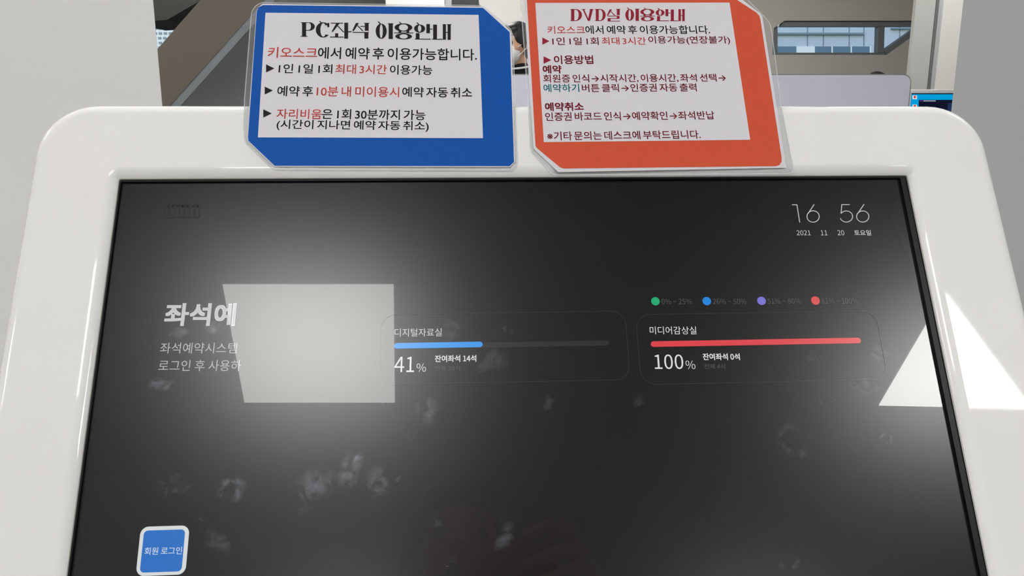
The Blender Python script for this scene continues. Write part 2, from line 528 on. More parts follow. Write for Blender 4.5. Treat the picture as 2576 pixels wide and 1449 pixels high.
for gx in (-2.88, -0.43, 2.05):
    for gy in (-3.9, -1.35, 1.2, 3.75, 6.3):
        if gy == -1.35 and gx in (-0.43, 2.05):      # the two lights mirrored in the kiosk stand here
            continue
        s_ = 0.3
        ceiling_light('ceiling_light_offscreen', [(gx - s_, gy - s_), (gx + s_, gy - s_), (gx + s_, gy + s_), (gx - s_, gy + s_)], PANEL_L,
                      'square flush ceiling light among the regular rows over the room', 'regular rows of ceiling lights')

# ------------------------------------------------------------------ kiosk
kiosk = empty('kiosk', KM)
tag(kiosk, 'white rounded information kiosk with a large dark touch display tilted back', 'kiosk')
S_ = K_DIST / 0.43
OA0, OA1 = -0.194 * S_, 0.271 * S_              # opening, left and right
OB1 = 0.2133 * S_
OB0 = OB1 - 0.282
HA0, HA1 = -0.2430 * S_, 0.3252 * S_            # outer outline
HB1 = 0.2622 * S_
HB0 = OB0 - 0.062
SEG = 10

def ring(x0, y0, x1, y1, r, c):
    return [(x, y, c) for x, y in rrect(x0, y0, x1, y1, max(r, 0.0004), SEG)]

rings = []
def outer(ins, c):
    rings.append(ring(HA0 + ins, HB0 + ins, HA1 - ins, HB1 - ins, 0.034 - ins, c))
def inner(out, c):
    rings.append(ring(OA0 - out, OB0 - out, OA1 + out, OB1 + out, 0.0012 + out, c))
outer(0.012, -0.060); outer(0.004, -0.054); outer(0.0, -0.045); outer(0.0, -0.012)
for k in range(0, 7):
    a = k / 6 * PI / 2
    outer(0.008 * (1 - math.cos(a)), -0.008 + 0.008 * math.sin(a))
outer(0.0086, 0.0)
inner(0.0068, 0.0)
inner(0.0064, 0.0)
for o_, c_ in ((0.0056, -0.0001), (0.0045, -0.0003), (0.0033, -0.0007), (0.0022, -0.00125), (0.0012, -0.0019), (0.0006, -0.0024)):
    inner(o_, c_)
inner(0.0, -0.0031)
inner(0.0, -0.010)
n_ = len(rings[0])
vs = [v for r in rings for v in r]
fs = []
for i in range(len(rings) - 1):
    for j in range(n_):
        k = (j + 1) % n_
        fs.append((i * n_ + j, i * n_ + k, (i + 1) * n_ + k, (i + 1) * n_ + j))
fs.append(tuple(range(n_ - 1, -1, -1)))
hs = link('housing', mesh_from('housing', vs, fs, smooth=True, angle=40), M['bezel'], kiosk)
hs['label'] = 'glossy white rounded front rim'

AA0, AA1 = kl(308, 460, GLASS_C).x, kl(2374, 1013, GLASS_C).x
AB1 = kl(900, 458, GLASS_C).y
AB0 = AB1 - 0.268
def frame_ring(name, o, i_, c0, c1, m, parent):
    a = rrect(*o, 0.001, 2); b = rrect(*i_, 0.0006, 2)
    n = len(a)
    vs = [(x, y, c0) for x, y in a] + [(x, y, c1) for x, y in a] + [(x, y, c1) for x, y in b] + [(x, y, c0) for x, y in b]
    fs = []
    for k in range(n):
        l = (k + 1) % n
        fs += [(k, l, n + l, n + k), (n + k, n + l, 2 * n + l, 2 * n + k), (2 * n + k, 2 * n + l, 3 * n + l, 3 * n + k)]
    me = mesh_from(name, vs, fs)
    return link(name, me, m, parent)
sb = frame_ring('display_border', (OA0 - 0.0005, OB0 - 0.0005, OA1 + 0.0005, OB1 + 0.0005), (AA0, AB0, AA1, AB1), -0.012, -0.0045, M['black_plastic'], kiosk)
sb['label'] = 'narrow black display border'

# display material: dark panel behind coated glass: a mirror-like coat, a hazy coat and finger smudges
HAZE_R = 0.26
SHARP, HAZE = 0.0088, 0.028              # mirror-like coat and hazy coat, the same all over
def display_mat(name, emis=None, smudges=None):
    m = bpy.data.materials.new(name)
    m.use_nodes = True
    nt = m.node_tree
    nt.nodes.clear()
    N, Lk = nt.nodes.new, nt.links.new
    out = N('ShaderNodeOutputMaterial')
    gs = N('ShaderNodeBsdfGlossy'); gs.inputs['Roughness'].default_value = 0.0
    gh = N('ShaderNodeBsdfGlossy'); gh.inputs['Roughness'].default_value = HAZE_R
    gs.inputs['Color'].default_value = (SHARP, SHARP * 0.997, SHARP * 0.975, 1)
    gh.inputs['Color'].default_value = (HAZE, HAZE * 0.997, HAZE * 0.975, 1)
    a1 = N('ShaderNodeAddShader')
    Lk(gs.outputs[0], a1.inputs[0]); Lk(gh.outputs[0], a1.inputs[1])
    df = N('ShaderNodeBsdfDiffuse'); df.inputs['Color'].default_value = (0.0056, 0.0058, 0.0063, 1)
    a2 = N('ShaderNodeAddShader')
    Lk(a1.outputs[0], a2.inputs[0]); Lk(df.outputs[0], a2.inputs[1])
    last = a2
    if emis:
        e = N('ShaderNodeEmission'); e.inputs['Color'].default_value = (*s2l(emis), 1)
        e.inputs['Strength'].default_value = 0.92
        a3 = N('ShaderNodeAddShader')
        Lk(last.outputs[0], a3.inputs[0]); Lk(e.outputs[0], a3.inputs[1])
        last = a3
    if smudges:
        tc = N('ShaderNodeTexCoord')
        nz = N('ShaderNodeTexNoise'); nz.inputs['Scale'].default_value = 95; nz.inputs['Detail'].default_value = 3
        nz.inputs['Distortion'].default_value = 1.2
        Lk(tc.outputs['Object'], nz.inputs['Vector'])
        nr = N('ShaderNodeMapRange'); nr.inputs['From Min'].default_value = 0.42; nr.inputs['From Max'].default_value = 0.72
        nr.inputs['To Min'].default_value = 0.05
        Lk(nz.outputs['Fac'], nr.inputs['Value'])
        wz = N('ShaderNodeTexNoise'); wz.inputs['Scale'].default_value = 130; wz.inputs['Detail'].default_value = 3
        Lk(tc.outputs['Object'], wz.inputs['Vector'])
        w1_ = N('ShaderNodeVectorMath'); w1_.operation = 'SUBTRACT'; w1_.inputs[1].default_value = (0.5, 0.5, 0.5)
        Lk(wz.outputs['Color'], w1_.inputs[0])
        w2_ = N('ShaderNodeVectorMath'); w2_.operation = 'SCALE'; w2_.inputs['Scale'].default_value = 0.007
        Lk(w1_.outputs[0], w2_.inputs[0])
        wv = N('ShaderNodeVectorMath'); wv.operation = 'ADD'
        Lk(tc.outputs['Object'], wv.inputs[0]); Lk(w2_.outputs[0], wv.inputs[1])
        total = None
        for (px, py, rx, ry, rot, amt, hollow) in smudges:
            c = kl(px, py, GLASS_C)
            sx = (kl(px + rx, py, GLASS_C) - c).length; sy = (kl(px, py + ry, GLASS_C) - c).length
            mp = N('ShaderNodeMapping'); mp.vector_type = 'TEXTURE'
            mp.inputs['Location'].default_value = (c.x, c.y, GLASS_C)
            mp.inputs['Rotation'].default_value = (0, 0, math.radians(rot))
            mp.inputs['Scale'].default_value = (sx * 1.15, sy * 1.15, 1000)
            Lk(wv.outputs[0], mp.inputs['Vector'])
            ln = N('ShaderNodeVectorMath'); ln.operation = 'LENGTH'
            Lk(mp.outputs[0], ln.inputs[0])
            mr = N('ShaderNodeMapRange'); mr.interpolation_type = 'SMOOTHSTEP'
            mr.inputs['From Min'].default_value = 1.0; mr.inputs['From Max'].default_value = 0.0
            mr.inputs['To Max'].default_value = amt * (2.0 if hollow else 1.35)
            Lk(ln.outputs['Value'], mr.inputs['Value'])
            v = mr
            if hollow:
                hr = N('ShaderNodeMapRange'); hr.interpolation_type = 'SMOOTHSTEP'
                hr.inputs['From Min'].default_value = 0.25; hr.inputs['From Max'].default_value = 0.6
                Lk(ln.outputs['Value'], hr.inputs['Value'])
                mu = N('ShaderNodeMath'); mu.operation = 'MULTIPLY'
                Lk(mr.outputs[0], mu.inputs[0]); Lk(hr.outputs[0], mu.inputs[1])
                v = mu
            if total is None:
                total = v
            else:
                ad = N('ShaderNodeMath'); ad.operation = 'MAXIMUM'
                Lk(total.outputs[0], ad.inputs[0]); Lk(v.outputs[0], ad.inputs[1])
                total = ad
        mu = N('ShaderNodeMath'); mu.operation = 'MULTIPLY'
        Lk(total.outputs[0], mu.inputs[0]); Lk(nr.outputs[0], mu.inputs[1])
        sm = N('ShaderNodeBsdfDiffuse'); sm.inputs['Color'].default_value = (0.66, 0.74, 0.86, 1)
        mx = N('ShaderNodeMixShader')
        Lk(mu.outputs[0], mx.inputs[0]); Lk(last.outputs[0], mx.inputs[1]); Lk(sm.outputs[0], mx.inputs[2])
        last = mx
    Lk(last.outputs[0], out.inputs[0])
    return m

SMUDGES = [  # centre, radii in photo pixels, rotation, strength, hollow ring
    (582, 1232, 42, 36, 0, 0.16, True), (790, 1222, 62, 45, 10, 0.15, False), (880, 1180, 32, 62, -20, 0.17, False),
    (948, 1212, 36, 48, 10, 0.17, False), (892, 1152, 20, 14, 20, 0.3, False), (1005, 1200, 16, 12, 0, 0.1, False),
    (405, 965, 40, 22, 0, 0.14, False), (450, 838, 30, 16, 0, 0.2, False), (540, 826, 45, 20, 0, 0.2, False),
    (1140, 830, 36, 38, 0, 0.06, False), (1268, 830, 24, 16, 0, 0.07, False), (1230, 905, 70, 40, 0, 0.05, False),
    (1075, 1030, 36, 40, 0, 0.10, False), (955, 1022, 18, 16, 0, 0.12, False), (1398, 955, 24, 18, 0, 0.05, False),
    (2215, 892, 34, 26, 15, 0.13, False), (2000, 1110, 48, 55, 20, 0.07, True), (2080, 1005, 30, 14, 10, 0.08, False),
    (2040, 895, 30, 30, 0, 0.03, False), (545, 1360, 60, 30, -30, 0.05, False), (1990, 1420, 40, 20, 0, 0.07, False),
    (1095, 1318, 30, 16, 0, 0.05, False), (1270, 1345, 24, 46, -28, 0.09, False), (430, 1220, 60, 45, 0, 0.035, False),
    (2175, 970, 40, 30, 0, 0.06, False), (2230, 1105, 18, 18, 0, 0.06, True), (505, 1305, 16, 10, -40, 0.07, False),
    (1380, 1015, 20, 26, 0, 0.05, False), (770, 1285, 40, 30, 0, 0.04, False), (1610, 1010, 22, 20, 0, 0.04, False),
]
disp_m = display_mat('display_glass', None, SMUDGES)
disp = prism('display', [(AA0, AB0), (AA1, AB0), (AA1, AB1), (AA0, AB1)], -0.012, GLASS_C, disp_m, kiosk)
disp['label'] = 'dark glossy touch display with finger smudges'

_dm = {}
def dmat(rgb):
    if rgb not in _dm:
        _dm[rgb] = display_mat('lit_pixels_%d' % len(_dm), rgb)
    return _dm[rgb]

# lettering ---------------------------------------------------------------
_pending = []
def load_cjk():
    import os
    try:
        d = bpy.utils.system_resource('DATAFILES', path='fonts')
        return bpy.data.fonts.load(os.path.join(d, 'Noto Sans CJK Regular.woff2'))
    except Exception:
        return None
CJK = load_cjk()                                # the font that comes with Blender

def text_curve(s, bold, space, cjk):
    cu = bpy.data.curves.new('lettering', 'FONT')
    cu.body = s
    cu.size = 1.0
    cu.resolution_u = 3
    cu.space_word = space
    if cjk and CJK:
        cu.font = CJK
    ob = bpy.data.objects.new('lettering', cu)
    COL.objects.link(ob)
    return ob

def thicken(me, b):                             # heavier strokes: the outline repeated a little to each side
    bm = bmesh.new()
    for dx, dy in ((-b, -b), (b, -b), (-b, b), (b, b), (0, 0)):
        n0 = len(bm.verts)
        bm.from_mesh(me)
        bm.verts.ensure_lookup_table()
        for v in bm.verts[n0:]:
            v.co.x += dx; v.co.y += dy
    bm.to_mesh(me); bm.free()

def flush_text():
    dg = bpy.context.evaluated_depsgraph_get()
    done = []
    for ob, bl, br, hh, c, m, parent, name, bold in _pending:
        me = bpy.data.meshes.new_from_object(ob.evaluated_get(dg))
        me.name = name
        me.materials.clear()
        done.append(me)
    for me, (ob, bl, br, hh, c, m, parent, name, bold) in zip(done, _pending):
        cu = ob.data
        bpy.data.objects.remove(ob); bpy.data.curves.remove(cu)
        if bold:
            thicken(me, bold)
        fit(me, bl, br, hh, c)
        link(name, me, m, parent)
    _pending.clear()

def fit(me, bl, br, height, c):
    """affine fit of a flat mesh's box onto a local rectangle starting at bl, running to br"""
    xs = [v.co.x for v in me.vertices]; ys = [v.co.y for v in me.vertices]
    x0, x1, y0, y1 = min(xs), max(xs), min(ys), max(ys)
    d = br - bl
    up = Vector((-d.y, d.x)).normalized() * height
    for v in me.vertices:
        p = bl + d * ((v.co.x - x0) / (x1 - x0)) + up * ((v.co.y - y0) / (y1 - y0))
        v.co = (p.x, p.y, c)
    me.update()

def put_text(s, xa, ya_b, xb, yb_b, h_px, c, m, parent, name='lettering', bold=0.0, space=1.0, cjk=True):
    """bottom-left (xa, ya_b), bottom-right (xb, yb_b), height in photo pixels"""
    bl, br = kl(xa, ya_b, c), kl(xb, yb_b, c)
    mx, my = (xa + xb) / 2, (ya_b + yb_b) / 2
    hh = (kl(mx, my - h_px, c) - kl(mx, my, c)).length
    _pending.append((text_curve(s, bold, space, cjk), bl, br, hh, c, m, parent, name, bold))

EC = GLASS_C + 0.00015
WHT, GRY, DIM = (226, 226, 224), (205, 205, 203), (82, 84, 87)
def Z5(x, y): return 300 + .4141 * x, 440 + .4141 * y
def Z6(x, y): return 960 + .2562 * x, 740 + .2562 * y
def Z7(x, y): return 1600 + .3589 * x, 480 + .3589 * y

def stext(zf, s, x0, yt, x1, yb, rgb, bold=0.0, dyr=0.0):
    a = zf(x0, yb); b = zf(x1, yb + dyr); t = zf(x0, yt)
    return put_text(s, a[0], a[1], b[0], b[1], a[1] - t[1], EC, dmat(rgb), disp, 'lettering', bold)

stext(Z5, '좌석예', 268, 780, 702, 918, (196, 197, 196), 0.010)
stext(Z5, '좌석예약시스템', 245, 1020, 712, 1085, (172, 173, 172))
stext(Z5, '로그인 후 사용하', 235, 1125, 738, 1192, (172, 173, 172))
stext(Z6, '디지털자료실', 127, 338, 590, 417, GRY, 0, -3)
stext(Z6, '41', 124, 615, 318, 765, WHT, 0, 0)
stext(Z6, '%', 342, 680, 435, 762, GRY, 0, 0)
stext(Z6, '잔여좌석 14석', 523, 600, 930, 668, WHT, 0.007, -4)
stext(Z6, '전체 24석', 525, 705, 768, 757, (66, 74, 84))
stext(Z7, '2021', 1128, 277, 1225, 312, GRY)
stext(Z7, '11', 1298, 277, 1343, 312, GRY)
stext(Z7, '20', 1415, 276, 1462, 312, GRY)
stext(Z7, '토요일', 1533, 275, 1650, 313, GRY, 0.003)
stext(Z7, '0% ~ 25%', 180, 757, 393, 795, DIM)
stext(Z7, '26% ~ 50%', 540, 757, 775, 794, DIM)
stext(Z7, '51% ~ 80%', 923, 755, 1157, 792, DIM)
stext(Z7, '81% ~ 100%', 1303, 753, 1558, 791, DIM)
stext(Z7, '미디어감상실', 98, 951, 425, 1006, WHT)
stext(Z7, '100', 133, 1147, 335, 1250, WHT)
stext(Z7, '%', 350, 1190, 418, 1250, GRY)
stext(Z7, '잔여좌석 0석', 470, 1139, 730, 1187, WHT, 0.007)
stext(Z7, '전체 4석', 480, 1213, 627, 1250, DIM)

def local_poly(name, pts, c, m, parent, thick=0.0001):
    return prism(name, [(p[0], p[1]) for p in pts], c - thick, c, m, parent)

def bar(xa, ya0, ya1, xb, yb0, yb1, rgb, name):
    a0, a1, b0, b1 = kl(xa, ya0, EC), kl(xa, ya1, EC), kl(xb, yb0, EC), kl(xb, yb1, EC)
    x0, x1 = (a0.x + a1.x) / 2, (b0.x + b1.x) / 2
    yt, yb = (a0.y + b0.y) / 2, (a1.y + b1.y) / 2
    return local_poly(name, rrect(x0, yb, x1, yt, (yt - yb) / 2 * 0.999, 8), EC, dmat(rgb), disp)
_a = Z6(122, 480); _b = Z6(122, 533); _c = Z6(992, 466); _d = Z6(992, 522)
bar(_a[0], _a[1], _b[1], _c[0], _c[1], _d[1], (40, 150, 236), 'blue_progress_bar')
EC0 = EC
EC = GLASS_C + 0.00010
bar(1150, 861, 874, 1532, 858, 871, (34, 36, 37), 'bar_track')
EC = EC0
_a = Z7(103, 1046); _b = Z7(103, 1085); _c = Z7(1577, 1038); _d = Z7(1577, 1077)
bar(_a[0], _a[1], _b[1], _c[0], _c[1], _d[1], (222, 62, 70), 'red_progress_bar')
for (zx, zy), rgb in zip(((136, 774), (496, 773), (880, 771), (1258, 769)), ((22, 172, 112), (20, 132, 220), (122, 114, 212), (220, 72, 76))):
    p = Z7(zx, zy)
    c = kl(p[0], p[1], EC)
    r = (kl(p[0] + 10.8, p[1], EC) - c).length
    local_poly('legend_dot', [(c.x + r * math.cos(k * PI / 14), c.y + r * math.sin(k * PI / 14)) for k in range(28)], EC, dmat(rgb), disp)

def outline(name, pts, w, c, m, parent):
    n = len(pts)
    q = offset_poly(pts, -w)
    vs = [(p[0], p[1], c) for p in pts] + [(p[0], p[1], c) for p in q]
    fs = [(i, (i + 1) % n, n + (i + 1) % n, n + i) for i in range(n)]
    return link(name, mesh_from(name, vs, fs), m, parent)
for (xa, xb) in ((957, 1573), (1598, 2205)):
    tl, tr, bl = kl(xa, 791, EC), kl(xb, 790, EC), kl(xa, 969, EC)
    outline('card_outline', rrect(tl.x, bl.y, tr.x, tl.y, 0.009, 8), 0.0004, EC, dmat((40, 42, 43)), disp)

# thin clock digits, one mesh each, drawn as strokes
def strokes(name, paths, w, to_local, c, m, parent):
    bm = bmesh.new()
    for path in paths:
        pts = [to_local(*p) for p in path]
        for i in range(len(pts) - 1):
            a, b = pts[i], pts[i + 1]
            d = (b - a).normalized(); nn = Vector((-d.y, d.x)) * w / 2
            e = d * w * 0.3
            bm.faces.new([bm.verts.new((q.x, q.y, c)) for q in (a - e - nn, b + e - nn, b + e + nn, a - e + nn)])
    me = bm_mesh(name, bm)
    return link(name, me, m, parent)
def arc(cx_, cy_, rx, ry, a0, a1, n=20):
    return [(cx_ + rx * math.cos(math.radians(a0 + (a1 - a0) * k / n)), cy_ - ry * math.sin(math.radians(a0 + (a1 - a0) * k / n))) for k in range(n + 1)]
def z7l(x, y):
    p = Z7(x, y); return kl(p[0], p[1], EC)
cw = 0.00052
strokes('clock_digit', [[(1095, 98), (1128, 98), (1147, 220)]], cw, z7l, EC, dmat(GRY), disp)
strokes('clock_digit', [[(1248, 96), (1207, 158)], arc(1241, 180, 43, 40, 0, 360, 30)], cw, z7l, EC, dmat(GRY), disp)
strokes('clock_digit', [[(1497, 97), (1442, 97), (1437, 158)], arc(1474, 180, 44, 39, 146, -160, 26)], cw, z7l, EC, dmat(GRY), disp)
strokes('clock_digit', [[(1598, 95), (1555, 158)], arc(1589, 180, 43, 39, 0, 360, 30)], cw, z7l, EC, dmat(GRY), disp)

# library logo: slanted book spines on a shelf
def ZL(x, y):
    return kl(380 + .0582 * x, 490 + .0582 * y, EC)
lg = [[(415, 978), (2090, 978)], [(490, 435), (655, 970)]]
for xt, xb in ((828, 765), (1040, 985), (1255, 1200), (1470, 1420), (1685, 1635), (1905, 1855), (2125, 2070)):
    lg.append([(xt, 430), (xb, 975)])
strokes('logo', lg, 0.00042, ZL, EC, mat('logo_dark', (64, 64, 64), rough=0.9, spec=0.0), disp)
lgm = mat('logo_dark_text', (70, 70, 70), rough=0.9, spec=0.0)
for i_, (ch, xa, xb) in enumerate(zip('세종시립도서관', (640, 865, 1085, 1300, 1510, 1730, 1950), (765, 980, 1200, 1410, 1620, 1845, 2065))):
    put_text(ch, 380 + .0582 * xa, 490 + .0582 * 545, 380 + .0582 * xb, 490 + .0582 * 545, .0582 * 115, EC, lgm, disp, 'logo_lettering', 0.01)

# login button
def ZB(x, y): return 300 + .10285 * x, 1300 + .10285 * y
bl, tr = kl(344.5, 1449.5, EC), kl(476, 1321.5, EC)
tl = kl(351.5, 1322, EC)
br = kl(467, 1449, EC)
local_poly('login_button', rrect((tl.x + bl.x) / 2, bl.y, (tr.x + br.x) / 2, tr.y, 0.0042, 8), EC, dmat((216, 220, 220)), disp)
EC = EC0 + 0.00015
tl, tr, bl, br = kl(361.5, 1334, EC), kl(465, 1332.5, EC), kl(352.5, 1440, EC), kl(457.5, 1438, EC)
local_poly('login_button_face', rrect((tl.x + bl.x) / 2, (bl.y + br.y) / 2, (tr.x + br.x) / 2, (tl.y + tr.y) / 2, 0.0022, 6), EC, dmat((24, 108, 196)), disp)
EC = EC0 + 0.0003
stext(ZB, '회원 로그인', 610, 752, 1525, 935, (200, 214, 232), 0.003, -18)
EC = EC0

# pedestal under the kiosk head
ctr_a = (HA0 + HA1) / 2
inv = KM.inverted()
def kw(a, b, c):
    return KM @ Vector((a, b, c))
pc = kw(ctr_a, (HB0 + HB1) / 2 - 0.03, -0.06)
bm = bmesh.new()
px_, py_ = pc.x, pc.y + 0.10
add_box(bm, (px_ - 0.16, py_ - 0.05, 0.03), (px_ + 0.16, py_ + 0.07, pc.z - 0.05), 0.012)
bm.transform(inv)
link('pedestal', bm_mesh('pedestal', bm, True), M['shell'], kiosk)
bm = bmesh.new()
add_box(bm, (px_ - 0.27, py_ - 0.26, 0.0), (px_ + 0.27, py_ + 0.2, 0.03), 0.008)
bm.transform(inv)
link('base_plate', bm_mesh('base_plate', bm, True), M['steel'], kiosk)
bm = bmesh.new()
q0, q1 = kw(ctr_a, (HB0 + HB1) / 2 - 0.02, -0.055), Vector((px_, py_ + 0.01, pc.z - 0.07))
add_cyl(bm, q0, q1, 0.075, 0.06, 24)
bm.transform(inv)
link('neck', bm_mesh('neck', bm, True), M['shell'], kiosk)

# ------------------------------------------------------------------ laminated signs taped over the top rim
# display lettering of the two titles: thick uprights, thin cross strokes
def T_rect(x0, y0, x1, y1): return [[(x0, y0), (x1, y0), (x1, y1), (x0, y1)]]
def T_line(x0, y0, w0, x1, y1, w1):
    return [[(x0 - w0 / 2, y0), (x0 + w0 / 2, y0), (x1 + w1 / 2, y1), (x1 - w1 / 2, y1)]]
def T_ring(cx_, cy_, rx, ry, ix, iy, a0=0, a1=360, n=22):
    out = []
    for k in range(n):
        a, b = math.radians(a0 + (a1 - a0) * k / n), math.radians(a0 + (a1 - a0) * (k + 1) / n)
        out.append([(cx_ + rx * math.cos(a), cy_ - ry * math.sin(a)), (cx_ + rx * math.cos(b), cy_ - ry * math.sin(b)),
                    (cx_ + ix * math.cos(b), cy_ - iy * math.sin(b)), (cx_ + ix * math.cos(a), cy_ - iy * math.sin(a))])
    return out
G = {}
G['P'] = T_rect(526, 188, 560, 304) + T_rect(513, 301, 572, 307) + T_rect(517, 187, 580, 193) + T_ring(582, 221, 50, 35, 18, 29, 90, -90) + T_rect(558, 250, 584, 256)
G['C'] = T_ring(702, 249, 62, 63, 24, 56, 42, 318) + T_line(672, 176, 12, 690, 196, 12) + T_rect(735, 192, 752, 226)
G['좌'] = (T_rect(764, 189, 866, 196) + T_line(822, 196, 28, 776, 264, 12) + T_line(822, 214, 10, 872, 268, 12) +
          T_rect(800, 276, 826, 308) + T_rect(757, 304, 872, 311) + T_rect(876, 188, 908, 320) + T_rect(908, 258, 936, 266))
G['석'] = (T_line(985, 190, 26, 948, 256, 14) + T_line(985, 210, 10, 1030, 256, 12) + T_rect(1010, 214, 1046, 221) +
          T_rect(1046, 190, 1078, 254) + T_rect(1040, 188, 1084, 194) + T_rect(946, 264, 1080, 271) + T_rect(1042, 268, 1076, 318))
G['이'] = T_ring(1182, 256, 46, 63, 13, 57) + T_line(1158, 176, 12, 1176, 198, 12) + T_rect(1243, 192, 1278, 320) + T_rect(1236, 190, 1284, 196)
G['용'] = (T_ring(1366, 224, 74, 34, 38, 27) + T_line(1332, 178, 12, 1350, 196, 12) + T_rect(1326, 250, 1348, 268) + T_rect(1392, 250, 1414, 268) +
          T_rect(1288, 266, 1448, 272) + T_ring(1368, 298, 70, 25, 34, 19))
G['안'] = (T_ring(1500, 232, 46, 34, 14, 28) + T_line(1478, 182, 12, 1494, 200, 12) + T_rect(1556, 194, 1586, 270) + T_rect(1586, 232, 1608, 239) +
          T_rect(1468, 270, 1500, 322) + T_rect(1462, 316, 1592, 323))
G['내'] = (T_rect(1612, 198, 1644, 320) + T_rect(1604, 316, 1690, 323) + T_rect(1692, 194, 1718, 322) + T_rect(1718, 258, 1734, 265) +
          T_rect(1732, 194, 1758, 324) + T_rect(1726, 194, 1764, 200))
# the second title's own letters in its own units
G2 = {}
G2['D'] = T_rect(440, 74, 466, 168) + T_rect(434, 164, 480, 169) + T_rect(434, 73, 480, 78) + T_ring(478, 121, 50, 48, 24, 43, 90, -90)
G2['V'] = T_line(538, 74, 12, 582, 168, 12) + T_line(606, 74, 24, 584, 168, 18) + T_rect(526, 73, 556, 78) + T_rect(590, 73, 622, 78)
G2['D2'] = T_rect(640, 74, 664, 168) + T_rect(634, 164, 680, 169) + T_rect(634, 73, 680, 78) + T_ring(676, 121, 44, 48, 20, 43, 90, -90)
G2['실'] = (T_line(762, 76, 20, 734, 126, 10) + T_line(762, 92, 8, 796, 126, 10) + T_rect(810, 72, 834, 122) + T_rect(806, 72, 838, 77) +
           T_rect(734, 128, 832, 133) + T_rect(810, 128, 832, 150) + T_rect(736, 147, 832, 152) + T_rect(736, 150, 760, 172) + T_rect(736, 168, 838, 173))

def glyph(polys, to_local, c, m, parent):
    bm = bmesh.new()
    for k, poly in enumerate(polys):
        vs = [bm.verts.new((*to_local(*p), c)) for p in poly]
        bm.faces.new(vs)
    return link('title_letter', bm_mesh('title_letter', bm), m, parent)

def flat_bm_up(o):                              # make every face point out of the sign
    me = o.data
    bm = bmesh.new(); bm.from_mesh(me)
    for f in bm.faces:
        f.normal_update()
        if f.normal.z < 0: f.normal_flip()
    bm.to_mesh(me); bm.free()

def sign(name, label, film, paper, ink, white, ink_m):
    base = kl(*film[0])
    root = empty(name, KM)
    tag(root, label, 'sign')
    cf, cp = 0.0004, 0.0008
    fl = prism('laminate_film', [tuple(kl(*p, cf)) for p in film], 0.0002, cf, M['laminate'], root)
    outline('laminate_edge', [tuple(kl(*p, cf)) for p in film], 0.0006, cf + 0.00006, M['laminate_edge'], root)
    prism('paper', [tuple(kl(*p, cp)) for p in paper], cf + 0.0001, cp, M['paper'], root)
    prism('coloured_border', [tuple(kl(*p, cp)) for p in ink], cp - 0.0002, cp + 0.00012, ink_m, root)
    prism('text_field', [tuple(kl(*p, cp)) for p in white], cp - 0.0001, cp + 0.00024, M['paper'], root)
    return root, cp + 0.00036

def Zb(x, y): return 600 + .3037 * x, .3037 * y
def Zo(x, y): return 1300 + .3106 * x, .3106 * y

sb_root, TC = sign('notice_sign', 'blue bordered laminated notice with black and red lettering taped to the kiosk top rim',
    [(614, 250), (631, 36), (634, 26), (641, 16), (650, 9), (660, 6), (1206, 13), (1220, 18), (1270, 58), (1286, 74), (1292, 92), (1296, 258), (1302, 405), (1300, 420), (1290, 429), (692, 428), (684, 425), (620, 362), (615, 352), (612, 320)],
    [(645, 30), (649, 19), (661, 10), (1215, 16.5), (1222, 19), (1284, 77), (1287, 84), (1295.5, 407), (1283, 420.5), (690, 419.5), (623, 355), (621.5, 345)],
    [(646, 30), (650, 19), (662, 13), (1215, 20), (1282, 81), (1293, 407), (1282, 418), (691, 417), (625, 354), (624, 345)],
    [(668, 32.5), (1204, 38), (1215, 348), (649, 346)], M['blue_ink'])
SLOPE_B = 0.0115
def sbt(s, x0, yt, x1, yb, ink, bold=0.0):
    a = Zb(x0, yb); b = Zb(x1, yb); t = Zb(x0, yt)
    dy = SLOPE_B * (b[0] - a[0])
    put_text(s, a[0], a[1] - dy / 2, b[0], b[1] + dy / 2, a[1] - t[1], TC, M[ink], sb_root, 'lettering', bold + 0.009, 0.5, False)
def arrow(zf, x0, y0, y1, xt, yt, ink, root):
    o = local_poly('arrow_mark', [kl(*zf(x0, y0), TC), kl(*zf(x0, y1), TC), kl(*zf(xt, yt), TC)], TC, M[ink], root, 0.00005)
sbt('키오스크', 240, 390, 650, 481, 'red_ink')
sbt('에서 예약 후 이용가능합니다.', 655, 396, 1975, 495, 'black_ink')
arrow(Zb, 228, 533, 600, 297, 566, 'black_ink', sb_root)
sbt('1인 1일 1회', 330, 530, 775, 609, 'black_ink')
sbt('최대 3시간', 800, 534, 1228, 613, 'red_ink')
sbt('이용가능', 1253, 539, 1605, 619, 'black_ink')
arrow(Zb, 217, 717, 783, 285, 749, 'black_ink', sb_root)
sbt('예약 후', 318, 712, 615, 798, 'black_ink')
sbt('10분 내 미이용시', 645, 716, 1330, 802, 'red_ink')
sbt('예약 자동 취소', 1355, 722, 1935, 806, 'black_ink')
arrow(Zb, 205, 905, 973, 275, 939, 'black_ink', sb_root)
sbt('자리비움', 312, 902, 687, 986, 'red_ink')
sbt('은 1회 30분까지 가능', 689, 906, 1548, 991, 'black_ink')
sbt('(시간이 지나면 예약 자동 취소)', 312, 997, 1575, 1086, 'black_ink')
for ch in 'PC좌석이용안내':
    g = glyph(G[ch], lambda x, y: kl(*Zb(x, y - 3 + 0.0075 * (x - 515)), TC), TC, M['black_ink'], sb_root)
    flat_bm_up(g)

